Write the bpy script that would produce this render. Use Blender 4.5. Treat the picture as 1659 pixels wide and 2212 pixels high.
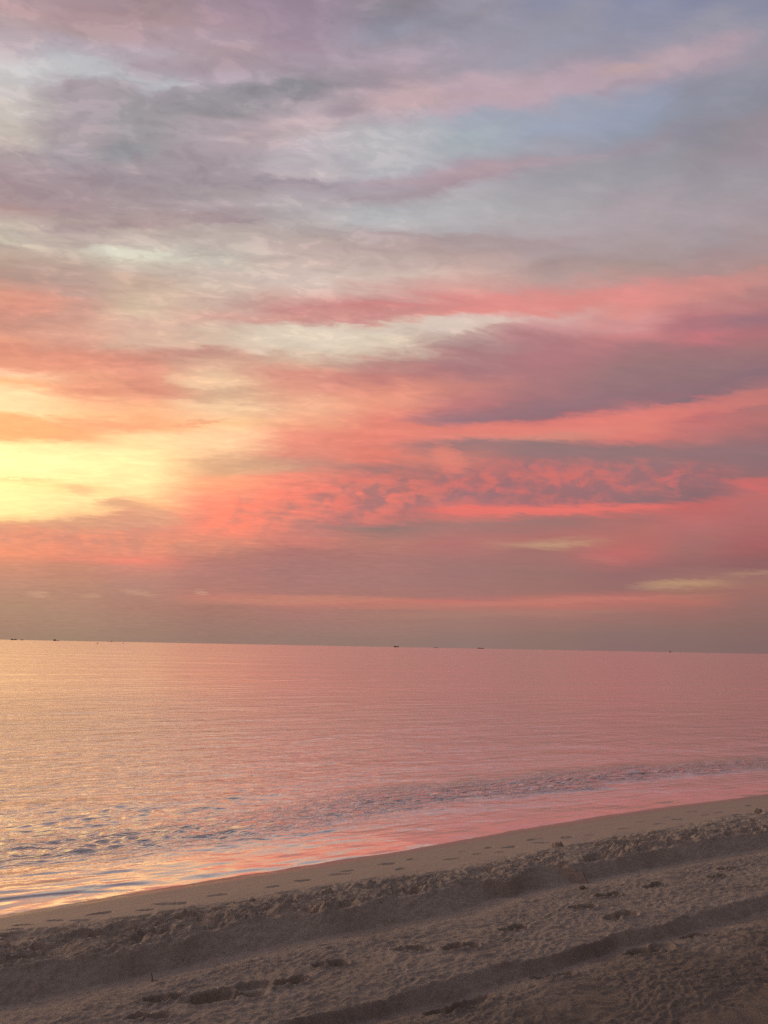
import bpy, bmesh, math, random
import numpy as np
from mathutils import Matrix, Vector

# ------------------------------------------------------------------ scene, camera, sky, sun
scene = bpy.context.scene
for o in list(bpy.data.objects):
    bpy.data.objects.remove(o, do_unlink=True)
COL = scene.collection
R = math.radians

scene.render.engine = 'CYCLES'
scene.cycles.use_adaptive_sampling = True
scene.cycles.adaptive_threshold = 0.010
scene.cycles.adaptive_min_samples = 6
scene.cycles.use_denoising = False
try:
    scene.cycles.denoiser = 'OPENIMAGEDENOISE'
except Exception:
    pass
scene.cycles.max_bounces = 5
scene.cycles.glossy_bounces = 3
scene.cycles.diffuse_bounces = 2
scene.cycles.caustics_reflective = False
scene.cycles.sample_clamp_indirect = 3.0
scene.render.resolution_x, scene.render.resolution_y = 768, 1024
scene.view_settings.view_transform = 'Standard'
scene.view_settings.look = 'None'
scene.view_settings.gamma = 1.0
scene.view_settings.exposure = 0.0
scene.view_settings.use_curve_mapping = False

CAM_Z = 1.95                      # eye height above the water; the sand here is 0.3 m higher
cam_data = bpy.data.cameras.new('camera')
cam = bpy.data.objects.new('camera', cam_data)
COL.objects.link(cam)
cam_data.sensor_fit = 'VERTICAL'
cam_data.sensor_height = 36.0
cam_data.lens = 36.0 * 1750.0 / 2212.0
cam_data.clip_start = 0.05
cam_data.clip_end = 60000.0
cam.matrix_world = Matrix.Translation((0, 0, CAM_Z)) @ Matrix.Rotation(R(90 + 9.44), 4, 'X') @ Matrix.Rotation(R(1.07), 4, 'Z')
scene.camera = cam

SUN_AZ, SUN_EL = -46.0, 8.0       # degrees; azimuth from +Y towards +X: just left of the frame, behind cloud

# clear-sky and cloud-deck colour by azimuth: (azimuth, [(elevation, r, g, b), ...]) in degrees and 8 bit sRGB
SKY_COLUMNS = [
  (-24.65, [(0.08,162,131,111),(1.01,170,134,113),(2.14,178,139,116),(3.46,190,141,119),(4.78,195,139,116),(5.73,222,144,113),(6.49,210,149,119),(7.25,201,153,119),(7.63,222,183,131),(8.2,249,222,155),(9.15,253,230,161),(10.1,247,224,156),(10.48,253,236,166),(11.62,254,240,166),(12.19,252,217,151),(12.57,243,181,125),(13.51,243,183,125),(14.45,241,183,128),(14.83,249,217,166),(15.58,252,215,166),(16.14,245,183,134),(16.97,251,203,164),(17.44,236,164,130),(18.36,223,149,126),(18.73,235,164,135),(19.46,223,159,136),(20.37,204,149,133),(21.28,223,159,136),(22.36,189,153,140),(23.42,193,168,152),(24.3,190,172,159),(25.18,198,188,171),(26.21,192,178,165),(26.9,189,166,160),(27.41,178,148,144),(27.91,170,148,148),(28.92,172,151,155),(30.23,173,156,159),(31.04,188,175,170),(31.69,200,190,180),(32.64,198,190,186),(33.57,194,192,194),(34.49,190,180,184),(35.25,184,168,174),(36.29,183,161,163),(37.32,182,153,156),(38.18,183,160,165)]),
  (-20.79, [(0.15,160,131,111),(2.27,178,137,116),(3.43,185,137,116),(4.79,188,134,113),(5.37,205,134,113),(6.15,215,139,116),(7.13,191,141,121),(7.91,195,151,122),(8.49,228,183,134),(9.28,245,214,155),(10.06,232,195,136),(10.64,249,222,160),(11.81,253,232,165),(12.78,248,208,153),(13.37,237,173,126),(14.72,233,169,127),(15.11,246,198,148),(15.78,245,188,144),(16.45,227,154,126),(17.22,240,169,135),(17.98,229,154,129),(18.55,210,144,125),(19.12,220,159,138),(20.06,224,168,146),(20.99,211,158,141),(21.92,206,158,143),(22.84,188,158,147),(23.93,188,165,152),(25.01,196,182,168),(25.37,188,171,162),(26.26,190,171,165),(27.32,180,161,157),(28.01,171,148,151),(28.88,165,146,151),(30.4,168,153,159),(31.57,167,158,164),(32.39,174,161,165),(33.2,167,156,163),(34.0,179,166,172),(34.63,185,184,187),(35.56,180,178,184),(36.48,181,166,175),(37.24,174,153,156),(38.13,178,151,155),(39.15,179,156,164)]),
  (-16.72, [(0.23,158,127,111),(1.21,165,129,113),(2.39,175,129,113),(3.58,182,134,119),(4.77,190,134,119),(5.37,225,134,116),(6.57,200,139,118),(7.57,191,138,121),(8.37,196,145,123),(9.16,221,173,130),(9.76,247,208,153),(10.76,252,222,163),(12.36,252,227,167),(13.95,248,208,157),(14.54,235,169,127),(15.73,240,181,137),(16.51,235,169,135),(17.1,223,149,126),(17.88,233,159,134),(18.66,207,144,128),(19.24,201,148,133),(19.82,225,185,161),(20.78,222,183,163),(21.73,218,191,165),(22.49,210,183,161),(23.43,203,175,157),(23.99,199,180,167),(24.91,208,196,179),(25.65,212,205,190),(26.19,196,182,172),(26.92,188,172,164),(27.28,179,156,153),(27.81,176,156,153),(28.7,168,152,154),(29.58,170,154,157),(30.45,161,148,154),(31.13,167,154,159),(32.32,154,150,154),(33.81,160,155,159),(34.79,164,154,162),(35.27,172,172,177),(35.74,171,165,172),(36.22,173,156,165),(37.0,181,168,177),(37.46,178,158,167),(38.67,173,148,152),(40.0,172,150,161)]),
  (-11.39, [(0.24,152,121,109),(1.34,160,121,109),(2.54,170,121,109),(3.15,195,127,113),(3.55,180,124,113),(4.77,178,124,116),(6.2,175,121,111),(6.81,197,134,115),(7.42,215,136,115),(8.44,229,138,116),(9.87,232,146,120),(10.89,234,159,123),(11.5,216,168,130),(12.32,212,173,134),(13.34,244,203,159),(14.35,248,203,159),(15.16,246,198,148),(16.37,246,203,164),(17.17,219,178,146),(18.17,232,193,159),(18.77,222,178,152),(19.56,201,151,135),(19.95,215,178,158),(20.94,216,193,172),(21.72,209,163,152),(22.3,205,173,160),(23.45,210,190,174),(24.6,204,185,174),(25.73,200,190,178),(26.66,190,178,170),(27.77,188,172,167),(28.5,165,146,149),(29.58,180,166,169),(30.47,166,154,157),(31.18,163,150,156),(32.05,161,150,155),(33.25,173,158,165),(34.09,179,166,172),(34.92,146,142,146),(35.74,158,152,158),(36.23,174,161,172),(37.03,165,148,157),(37.98,172,151,158),(38.6,173,154,165),(39.67,169,146,156),(40.87,159,138,153)]),
  (-5.85, [(0.14,150,121,111),(0.84,155,121,111),(2.27,172,121,113),(3.09,195,124,111),(3.49,172,121,113),(4.93,170,121,116),(6.58,172,117,111),(7.21,203,126,115),(8.65,168,123,119),(9.69,188,126,119),(10.52,231,134,115),(11.76,225,138,119),(12.38,191,141,125),(13.0,214,139,122),(14.24,235,146,125),(15.47,244,169,135),(16.69,240,179,145),(17.91,227,159,136),(18.92,220,149,132),(19.73,217,178,155),(20.52,218,196,175),(21.52,222,205,186),(22.11,208,154,142),(22.7,204,144,140),(23.29,209,168,157),(24.64,210,190,180),(25.98,203,181,173),(26.93,191,171,166),(27.86,186,170,165),(28.79,184,174,172),(29.89,180,172,174),(30.79,178,168,172),(31.59,169,154,162),(32.03,194,182,185),(32.91,190,182,188),(33.94,188,172,176),(34.62,197,176,180),(35.3,180,165,172),(35.96,161,150,159),(36.62,143,139,146),(37.43,169,156,167),(38.23,173,156,169),(38.86,170,150,164),(39.94,162,143,159),(41.45,155,136,153)]),
  (-0.19, [(0.23,148,119,109),(0.95,155,121,111),(2.58,170,121,111),(3.2,198,124,109),(3.61,168,119,111),(4.64,168,121,116),(6.09,172,119,113),(7.13,183,124,113),(8.17,149,120,115),(9.0,182,118,114),(10.04,164,117,117),(11.08,187,124,116),(12.33,169,120,116),(12.95,224,129,114),(14.61,233,137,119),(16.05,227,136,121),(17.28,238,158,132),(18.3,230,151,129),(19.11,200,132,125),(20.12,186,138,132),(20.92,213,191,172),(21.72,218,200,183),(22.51,215,149,141),(23.1,205,134,132),(24.08,212,168,160),(25.24,210,188,177),(26.39,198,176,169),(27.34,189,166,163),(28.28,180,166,167),(29.39,182,180,182),(30.3,178,178,181),(31.03,169,156,162),(31.92,177,166,175),(32.45,180,178,183),(33.5,182,180,184),(34.54,172,172,177),(35.22,179,166,175),(35.89,190,168,172),(36.55,192,170,176),(37.37,168,151,159),(37.85,165,150,161),(38.65,173,156,169),(39.44,157,148,160),(40.06,150,149,163),(40.82,144,139,152),(41.73,142,134,145)]),
  (5.44, [(0.33,145,117,111),(1.04,150,119,111),(2.46,165,121,111),(3.18,195,117,109),(3.69,165,117,111),(4.93,160,117,113),(6.16,165,117,113),(7.2,182,116,112),(8.65,168,121,115),(9.48,229,119,110),(10.51,163,119,121),(11.55,187,118,114),(13.0,215,131,116),(13.82,159,121,121),(14.44,222,141,126),(15.26,224,131,118),(16.08,159,116,124),(17.31,192,121,122),(18.52,205,134,123),(19.73,169,121,125),(20.73,177,130,131),(21.53,206,178,167),(22.32,220,193,184),(22.71,223,146,137),(23.3,224,144,141),(24.47,211,163,154),(25.81,203,173,164),(27.14,178,156,153),(28.08,173,156,157),(28.82,178,172,175),(30.1,180,178,180),(31.0,178,173,178),(31.54,169,146,155),(32.25,173,156,167),(33.12,169,172,179),(34.33,167,175,182),(35.18,164,169,183),(35.68,183,166,179),(36.51,188,163,170),(37.33,189,166,176),(37.97,161,153,165),(38.61,162,153,166),(39.7,157,153,167),(40.78,149,145,159),(41.68,154,149,163)]),
  (11.01, [(0.32,142,114,106),(1.12,145,114,106),(2.33,165,117,109),(3.24,192,117,106),(3.74,160,114,107),(5.16,155,114,109),(6.79,165,114,109),(7.31,187,143,118),(7.82,177,114,109),(8.84,158,116,112),(9.66,227,115,108),(10.27,153,111,114),(11.29,177,116,115),(12.72,158,116,118),(13.74,144,115,116),(14.35,210,139,125),(15.16,229,136,124),(15.77,196,116,116),(16.58,144,109,118),(18.18,173,119,122),(19.77,176,121,125),(20.76,178,126,128),(21.54,204,149,149),(22.32,212,168,162),(23.1,220,144,140),(23.87,211,149,144),(25.02,178,153,149),(25.96,168,146,144),(26.71,173,156,157),(27.64,168,150,154),(28.56,177,166,169),(30.18,171,167,171),(31.6,159,155,163),(32.65,161,153,163),(33.85,156,157,169),(34.69,155,164,184),(35.52,157,162,181),(36.18,178,161,175),(37.15,178,158,172),(37.95,160,152,164),(39.04,155,155,171),(40.41,150,149,163),(41.31,141,143,165)]),
  (16.38, [(0.41,138,109,106),(1.2,140,111,106),(2.57,160,114,106),(3.36,190,114,106),(4.16,152,109,106),(5.15,150,107,106),(6.55,190,109,106),(7.55,182,111,106),(8.95,172,113,109),(9.55,215,109,105),(10.15,144,111,114),(11.15,163,113,115),(12.35,158,116,117),(13.55,144,113,114),(14.14,216,124,117),(14.94,224,131,118),(16.13,212,123,121),(17.31,144,111,118),(18.87,154,119,121),(20.04,168,121,124),(20.81,202,131,132),(21.57,211,149,147),(22.34,217,144,138),(23.1,221,141,135),(23.85,210,142,140),(24.6,187,148,143),(25.71,170,148,143),(26.63,170,151,152),(27.71,173,158,161),(29.32,174,161,167),(30.72,159,155,162),(31.93,154,152,160),(32.95,153,145,155),(33.95,144,151,167),(34.77,150,156,176),(35.58,151,155,174),(36.22,173,156,169),(37.01,185,163,171),(37.64,161,153,167),(38.56,150,149,167),(39.77,143,145,166),(40.65,136,139,164)]),
  (20.48, [(0.48,135,107,103),(1.25,138,109,103),(2.59,155,109,103),(3.27,180,114,103),(3.95,160,114,103),(4.43,185,144,113),(4.82,155,111,106),(5.7,150,104,103),(7.07,167,111,107),(8.63,186,112,110),(9.71,192,106,104),(10.2,139,106,111),(11.76,158,109,112),(12.93,144,109,114),(13.71,182,117,115),(15.07,198,118,116),(16.04,187,111,114),(17.0,139,109,118),(18.53,149,116,118),(19.67,163,116,121),(20.43,198,120,125),(21.55,177,116,122),(22.48,192,128,129),(23.41,194,136,132),(24.87,175,143,141),(26.13,165,143,145),(27.02,166,153,157),(27.91,170,156,162),(29.64,158,152,158),(31.01,153,145,154),(32.01,148,142,150),(33.33,139,137,149),(34.46,141,144,158),(35.57,147,145,158),(36.2,168,151,162),(37.12,168,151,162),(37.73,154,149,163),(38.78,150,149,163),(39.95,131,135,160)]),
  (24.38, [(0.54,132,104,101),(1.85,140,107,101),(2.98,150,109,103),(4.11,160,111,103),(5.06,155,114,106),(5.63,145,99,99),(6.77,165,99,99),(7.91,172,107,105),(9.05,181,110,108),(10.01,187,111,109),(10.96,197,108,106),(11.34,149,109,111),(12.48,142,109,114),(13.62,153,111,114),(14.75,182,114,112),(15.88,178,116,114),(17.01,168,116,117),(17.76,139,109,118),(19.24,158,116,118),(20.34,177,116,119),(21.44,154,111,121),(22.34,183,126,126),(23.24,183,134,132),(24.67,170,140,135),(25.9,169,146,147),(26.94,168,153,157),(28.14,166,153,159),(29.82,156,149,156),(31.47,156,143,154),(32.76,147,138,147),(33.55,140,139,152),(34.65,138,139,153),(35.42,149,145,156),(36.18,156,147,157),(36.93,149,147,161),(38.1,145,145,161),(39.11,134,137,161)]),
]
CLOUDS = [
  (-10.27,35.98,2.11,0.46,5.7,141,137,145,0.7),
  (-7.27,36.42,1.75,0.44,-6.7,139,137,143,0.7),
  (-14.36,34.85,4.43,0.41,6.1,153,149,154,0.6),
  (-3.63,35.67,1.86,0.44,9.8,161,148,159,0.6),
  (-1.88,37.24,1.52,0.31,5.2,159,146,157,0.6),
  (-19.43,31.82,2.01,0.47,13.9,153,153,158,0.5),
  (-20.87,33.4,2.25,0.3,12.4,158,153,158,0.5),
  (-26.09,30.29,1.36,0.2,13.0,160,146,153,0.5),
  (-13.77,31.58,3.37,0.19,2.2,163,150,156,0.55),
  (-12.7,30.93,4.07,0.19,3.3,161,150,156,0.55),
  (-7.19,31.5,3.5,0.17,1.7,161,150,159,0.65),
  (-3.47,31.26,3.89,0.31,4.0,174,162,170,0.5),
  (-14.0,30.02,2.01,0.25,4.6,159,148,153,0.4),
  (-11.86,28.48,2.04,0.14,8.5,162,142,149,0.6),
  (-19.96,27.08,5.34,0.19,9.3,173,152,153,0.5),
  (-24.94,34.7,4.01,0.58,17.0,196,196,198,0.6),
  (-17.47,35.54,2.01,0.28,15.3,183,184,190,0.6),
  (-21.92,35.73,1.93,0.44,19.2,186,186,191,0.5),
  (-18.25,25.51,3.17,0.37,4.6,224,220,201,0.7),
  (-26.04,24.89,1.66,0.22,-10.1,205,192,173,0.6),
  (-24.14,25.88,2.55,0.16,-13.1,200,186,169,0.4),
  (-6.47,34.85,2.21,0.32,2.3,208,187,190,0.7),
  (-11.34,33.76,2.08,0.21,6.1,199,179,180,0.5),
  (-0.52,34.16,5.36,0.59,5.6,190,188,191,0.4),
  (11.95,36.83,12.95,0.65,1.1,187,164,173,0.55),
  (17.1,37.01,2.08,0.34,-5.4,192,165,164,0.6),
  (1.23,36.44,2.7,0.52,5.9,200,173,176,0.7),
  (12.27,35.24,5.8,0.67,1.8,158,161,173,0.4),
  (17.06,36.07,1.66,0.18,-1.5,166,150,163,0.5),
  (6.64,40.97,2.47,0.35,13.7,147,142,153,0.6),
  (0.0,41.46,2.2,0.38,5.8,139,136,145,0.6),
  (24.38,34.87,3.2,1.45,5.5,144,144,158,0.5),
  (5.93,32.06,8.37,0.3,3.7,177,155,162,0.6),
  (0.97,31.31,3.55,0.25,2.0,169,156,164,0.5),
  (5.94,28.04,8.98,0.2,-2.4,170,150,152,0.5),
  (14.01,23.49,12.85,0.66,1.5,222,142,135,0.6),
  (-1.29,22.79,6.53,0.34,5.9,202,142,138,0.75),
  (-3.99,21.2,7.83,0.62,5.0,224,208,187,0.75),
  (4.24,22.08,4.78,0.37,3.1,220,200,188,0.7),
  (5.61,21.1,4.42,0.44,-6.4,170,137,137,0.45),
  (-22.84,18.15,6.44,0.59,9.1,233,155,129,0.5),
  (-13.64,19.61,2.02,0.28,14.8,200,148,135,0.7),
  (-25.16,21.29,2.61,0.62,17.9,232,156,134,0.5),
  (-24.46,13.59,3.65,0.77,3.9,241,173,121,0.7),
  (-13.69,15.1,1.76,0.13,12.4,231,164,125,0.7),
  (-12.89,17.87,2.92,0.28,2.0,248,205,166,0.7),
  (-11.82,16.38,3.57,0.32,1.4,250,207,164,0.7),
  (-25.93,11.48,7.07,1.0,6.5,254,238,177,0.6),
  (-24.06,8.98,5.55,0.9,2.9,253,230,167,0.4),
  (-20.85,9.93,1.05,0.27,-5.7,223,185,137,0.7),
  (-24.18,10.35,2.51,0.09,6.8,237,202,141,0.6),
  (-18.72,9.17,1.37,0.28,9.4,203,165,130,0.8),
  (-16.73,8.74,2.2,0.41,-10.7,201,155,126,0.7),
  (-21.39,7.53,7.44,0.37,6.1,196,151,124,0.6),
  (-9.66,12.3,3.58,0.55,1.1,197,159,130,0.6),
  (14.73,13.24,13.04,0.76,-3.1,150,119,120,0.5),
  (9.88,9.58,8.65,0.26,0.5,233,118,109,0.8),
  (19.92,11.22,0.41,0.62,2.4,225,117,112,0.5),
  (4.8,12.85,1.32,0.84,-39.2,229,136,119,0.7),
  (13.99,15.54,13.47,0.53,4.4,226,129,118,0.7),
  (14.85,18.09,10.73,1.23,1.6,158,121,124,0.25),
  (8.96,16.57,7.23,0.48,5.3,152,117,123,0.5),
  (23.56,21.19,3.77,0.46,0.7,160,119,126,0.4),
  (24.71,10.56,1.67,0.24,-18.6,205,109,107,0.7),
  (12.08,7.25,1.96,0.16,1.6,195,151,124,0.45),
  (19.46,4.45,2.39,0.21,3.8,185,147,118,0.5),
  (24.7,5.07,1.69,0.12,4.3,181,141,115,0.4),
  (-22.94,2.93,0.72,0.18,4.6,206,161,132,0.5),
  (-19.6,2.94,0.75,0.12,2.2,200,155,128,0.4),
  (-16.67,3.24,1.2,0.12,-7.2,202,157,130,0.5),
  (-12.65,3.44,0.34,0.09,1.9,208,163,134,0.7),
  (-6.52,3.07,6.72,0.26,2.4,195,134,115,0.6),
  (9.82,3.18,10.97,0.16,2.5,193,125,111,0.6),
  (5.66,2.3,9.58,0.22,1.8,171,125,112,0.5),
  (15.33,6.2,1.41,0.28,-8.8,191,116,111,0.6),
]


def lin(c):
    c = c / 255.0
    return c / 12.92 if c <= 0.04045 else ((c + 0.055) / 1.055) ** 2.4

def lin3(r, g, b):
    return (lin(r), lin(g), lin(b), 1.0)

class NT:
    """small helper to write node trees as expressions"""
    def __init__(self, tree):
        self.t = tree
        self.n = tree.nodes
        self.l = tree.links
    def put(self, sock, v):
        if isinstance(v, bpy.types.NodeSocket):
            self.l.new(v, sock)
        else:
            sock.default_value = v
    def math(self, op, a, b=None, c=None, clamp=False):
        n = self.n.new('ShaderNodeMath'); n.operation = op; n.use_clamp = clamp
        self.put(n.inputs[0], a)
        if b is not None: self.put(n.inputs[1], b)
        if c is not None: self.put(n.inputs[2], c)
        return n.outputs[0]
    def vmath(self, op, a, b=None, scale=None):
        n = self.n.new('ShaderNodeVectorMath'); n.operation = op
        self.put(n.inputs[0], a)
        if b is not None: self.put(n.inputs[1], b)
        if scale is not None: self.put(n.inputs['Scale'], scale)
        return n.outputs['Value'] if op in ('LENGTH', 'DOT_PRODUCT', 'DISTANCE') else n.outputs['Vector']
    def sep(self, v):
        n = self.n.new('ShaderNodeSeparateXYZ'); self.put(n.inputs[0], v)
        return n.outputs[0], n.outputs[1], n.outputs[2]
    def comb(self, x, y, z=0.0):
        n = self.n.new('ShaderNodeCombineXYZ')
        self.put(n.inputs[0], x); self.put(n.inputs[1], y); self.put(n.inputs[2], z)
        return n.outputs[0]
    def noise(self, vec, scale=1.0, detail=4.0, rough=0.5, dist=0.0, lac=2.0):
        n = self.n.new('ShaderNodeTexNoise')
        self.put(n.inputs['Vector'], vec); n.inputs['Scale'].default_value = scale
        n.inputs['Detail'].default_value = detail; n.inputs['Roughness'].default_value = rough
        n.inputs['Distortion'].default_value = dist; n.inputs['Lacunarity'].default_value = lac
        return n
    def smooth(self, v, a, b, lo=0.0, hi=1.0, kind='SMOOTHSTEP'):
        n = self.n.new('ShaderNodeMapRange'); n.interpolation_type = kind
        self.put(n.inputs[0], v)
        for k, x in enumerate((a, b, lo, hi)):
            self.put(n.inputs[1 + k], x)
        return n.outputs[0]
    def mix(self, f, a, b, blend='MIX'):
        n = self.n.new('ShaderNodeMix'); n.data_type = 'RGBA'; n.blend_type = blend
        self.put(n.inputs[0], f); self.put(n.inputs[6], a); self.put(n.inputs[7], b)
        return n.outputs[2]
    def ramp(self, f, stops):
        n = self.n.new('ShaderNodeValToRGB')
        cr = n.color_ramp; cr.interpolation = 'LINEAR'
        while len(cr.elements) < len(stops):
            cr.elements.new(0.5)
        for e, (p, c) in zip(cr.elements, stops):
            e.position = p
        for e, (p, c) in zip(cr.elements, stops):
            e.color = c
        self.put(n.inputs[0], f)
        return n.outputs[0]
    def mapping(self, v, loc, rz, sc):
        n = self.n.new('ShaderNodeMapping'); n.vector_type = 'TEXTURE'
        self.put(n.inputs['Vector'], v)
        n.inputs['Location'].default_value = loc
        n.inputs['Rotation'].default_value = (0, 0, rz)
        n.inputs['Scale'].default_value = sc
        return n.outputs[0]

def build_world():
    w = bpy.data.worlds.new('World'); scene.world = w; w.use_nodes = True
    w.cycles.sampling_method = 'NONE'
    N = NT(w.node_tree); N.n.clear()
    out = N.n.new('ShaderNodeOutputWorld'); bg = N.n.new('ShaderNodeBackground')
    N.l.new(bg.outputs[0], out.inputs[0])
    tc = N.n.new('ShaderNodeTexCoord')
    x, y, z = N.sep(tc.outputs['Generated'])
    az = N.math('MULTIPLY', N.math('ARCTAN2', x, y), 180 / math.pi)
    el = N.math('MULTIPLY', N.math('ARCSINE', z), 180 / math.pi)
    el = N.math('MAXIMUM', el, 0.0)
    # the glow is the same on both sides of the hidden sun
    az = N.math('ADD', N.math('ABSOLUTE', N.math('SUBTRACT', az, SUN_AZ)), SUN_AZ)
    # wind-drawn texture of a flat cloud deck seen in perspective
    inv = N.math('DIVIDE', 1.0, N.math('ADD', N.math('MAXIMUM', z, 0.0), 0.10))
    deck = N.comb(N.math('MULTIPLY', x, inv), N.math('MULTIPLY', y, inv), 0.0)
    deck = N.mapping(deck, (0, 0, 0), R(14), (2.1, 0.75, 1))
    n_big = N.noise(deck, 1.6, 4, 0.55, 0.3)
    n_fine = N.noise(deck, 6.0, 7, 0.66, 0.5)
    P = N.comb(az, el, 0.0)
    # strength of the wander grows with elevation, so bands stay level near the horizon
    k = N.smooth(el, 0.0, 24.0, 0.10, 1.0, 'LINEAR')
    off = N.vmath('SUBTRACT', n_big.outputs['Color'], (0.5, 0.5, 0.5))
    off = N.vmath('MULTIPLY', off, (7.0, 4.2, 0.0))
    off2 = N.vmath('SUBTRACT', n_fine.outputs['Color'], (0.5, 0.5, 0.5))
    off2 = N.vmath('MULTIPLY', off2, (3.5, 2.4, 0.0))
    off = N.vmath('SCALE', N.vmath('ADD', off, off2), scale=k)
    deck2 = N.mapping(N.comb(N.math('MULTIPLY', x, inv), N.math('MULTIPLY', y, inv), 3.7), (0, 0, 0), R(8), (1.25, 0.8, 1))
    mott_n = N.noise(deck2, 15.0, 6, 0.62, 0.35)
    k3 = N.smooth(el, 0.0, 30.0, 0.30, 1.0, 'LINEAR')
    off3 = N.vmath('MULTIPLY', N.vmath('SUBTRACT', mott_n.outputs['Color'], (0.5, 0.5, 0.5)), (4.0, 1.9, 0.0))
    Pw = N.vmath('ADD', P, N.vmath('ADD', off, N.vmath('SCALE', N.vmath('SCALE', off3, scale=0.5), scale=k3)))
    Ps = N.vmath('ADD', P, N.vmath('ADD', N.vmath('SCALE', off, scale=0.45), N.vmath('SCALE', off3, scale=k3)))
    u, v, _ = N.sep(Pw)
    U = N.math('MULTIPLY', u, N.math('SUBTRACT', 1.0, N.math('MULTIPLY', v, 0.0035)))
    shear = 0.0035
    W = N.math('DIVIDE', v, N.math('ADD', 1.0, N.math('MULTIPLY', N.math('MINIMUM', U, 60.0), shear)))
    SPLIT, TOP = 17.0, 50.0
    lo_f = N.math('DIVIDE', W, SPLIT, clamp=True)
    hi_f = N.math('DIVIDE', N.math('SUBTRACT', W, SPLIT), TOP - SPLIT, clamp=True)
    is_hi = N.math('GREATER_THAN', W, SPLIT)

    def column(stops):
        pts = stops
        def at(e):
            es = [p[0] for p in pts]
            return tuple(float(np.interp(e, es, [p[1][i] for p in pts])) for i in range(3)) + (1.0,)
        lo = [(e / SPLIT, c) for e, c in pts if 0 <= e < SPLIT - 0.02][-31:] + [(1.0, at(SPLIT))]
        hi = [(0.0, at(SPLIT))] + [((e - SPLIT) / (TOP - SPLIT), c) for e, c in pts if SPLIT + 0.02 < e < TOP]
        if len(hi) > 32:
            hi = hi[:31] + hi[-1:]
        return N.mix(is_hi, N.ramp(lo_f, lo), N.ramp(hi_f, hi))

    cols = []
    for a, st in SKY_COLUMNS:
        ps = [(e / (1 + shear * a), lin3(r, g, b)) for e, r, g, b in st] + [(47.0, lin3(*ZENITH))]
        cols.append((a, column(ps)))
    # away from the glow the dusk sky is dim and violet grey
    far = [(0.0, lin3(*DUSK[0])), (8.0, lin3(*DUSK[1])), (20.0, lin3(*DUSK[2])), (45.0, lin3(*DUSK[3]))]
    cols.append((75.0, column(far)))
    c = cols[0][1]
    for (a0, _), (a1, cc) in zip(cols, cols[1:]):
        c = N.mix(N.smooth(U, a0, a1), c, cc)
    # cloud streaks
    wob = N.math('SUBTRACT', n_fine.outputs['Fac'], 0.5)
    su, sv, _ = N.sep(Ps)
    Q2 = N.comb(N.math('MULTIPLY', su, su), N.math('MULTIPLY', su, sv), N.math('MULTIPLY', sv, sv))
    Q1 = N.comb(su, sv, 1.0)
    def ellipse(a, e, la, lb, t, op):
        # op * (1 - d * d), d the elliptic distance: squared elliptic distance as a quadratic form of azimuth and elevation
        ct, s_ = math.cos(R(t)), math.sin(R(t))
        A = (ct / la) ** 2 + (s_ / lb) ** 2
        B = 2 * ct * s_ * (1 / la ** 2 - 1 / lb ** 2)
        D = (s_ / la) ** 2 + (ct / lb) ** 2
        k2 = (-op * A, -op * B, -op * D)
        k1 = (op * (2 * A * a + B * e), op * (2 * D * e + B * a), op * (1 - A * a * a - B * a * e - D * e * e))
        return N.math('ADD', N.vmath('DOT_PRODUCT', Q2, k2), N.vmath('DOT_PRODUCT', Q1, k1), clamp=True)
    for i, (a, e, la, lb, t, r, g, b, op) in enumerate(CLOUDS):
        if i % 8 == 7:      # keeps the shader evaluation in order, so that its stack stays small
            Q1 = N.vmath('ADD', Q1, N.vmath('MULTIPLY', c, (1e-9, 1e-9, 1e-9)))
        c = N.mix(ellipse(a, e, la * 1.3, lb * 1.5, t, op * 1.15), c, lin3(r, g, b))
    # hanging virga-like fringe, lit red from below
    Pc = N.vmath('ADD', P, N.vmath('SCALE', off2, scale=0.30))
    puff = N.noise(N.vmath('MULTIPLY', Pc, (0.55, 0.80, 1.0)), 1.0, 5, 0.6, 0.35).outputs['Fac']
    puff = N.math('ADD', puff, N.math('MULTIPLY', N.math('SUBTRACT', n_big.outputs['Fac'], 0.5), 0.45))
    for (a, e, la, lb, t, c0, c1, op) in FRINGE:
        m = N.math('MULTIPLY', ellipse(a, e, la * 1.1, lb * 1.1, t, op * 1.25), N.smooth(n_fine.outputs['Fac'], 0.30, 0.60, 0.35, 1.15))
        f = N.smooth(puff, 0.38, 0.62)
        c = N.mix(m, c, N.mix(f, lin3(*c1), lin3(*c0)))
    # the cloud in front of the hidden sun is brighter than the camera can hold
    c = N.mix(ellipse(-34.0, 10.3, 36.0, 7.5, 0.0, 1.0), c, N.mix(1.0, c, (1.48, 1.26, 1.15, 1), 'MULTIPLY'))
    # thin unevenness everywhere
    # broken flakes of cloud on the glow's side, a smoother veil away from it
    mf = mott_n.outputs['Fac']
    area = N.math('MULTIPLY', N.smooth(U, 11.0, -7.0, 0.22, 0.85), N.smooth(el, 13.0, 27.0, 0.45, 1.0))
    c = N.mix(N.math('MULTIPLY', N.smooth(mf, 0.49, 0.63), area), c, N.mix(1.0, c, (0.885, 0.875, 0.89, 1), 'MULTIPLY'))
    c = N.mix(N.math('MULTIPLY', N.smooth(mf, 0.48, 0.36), area), c, N.mix(1.0, c, (1.20, 1.165, 1.15, 1), 'MULTIPLY'))
    tone = N.math('ADD', 1.0, N.math('MULTIPLY', N.math('MULTIPLY', wob, 0.30), k3))
    c = N.mix(1.0, c, N.comb(tone, tone, tone), 'MULTIPLY')
    # clear air behind the clouds
    sky = N.n.new('ShaderNodeTexSky'); sky.sky_type = 'NISHITA'; sky.sun_disc = False
    sky.sun_elevation = R(SUN_EL); sky.sun_rotation = R(SUN_AZ)
    sky.dust_density = 2.0; sky.air_density = 1.0
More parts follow.
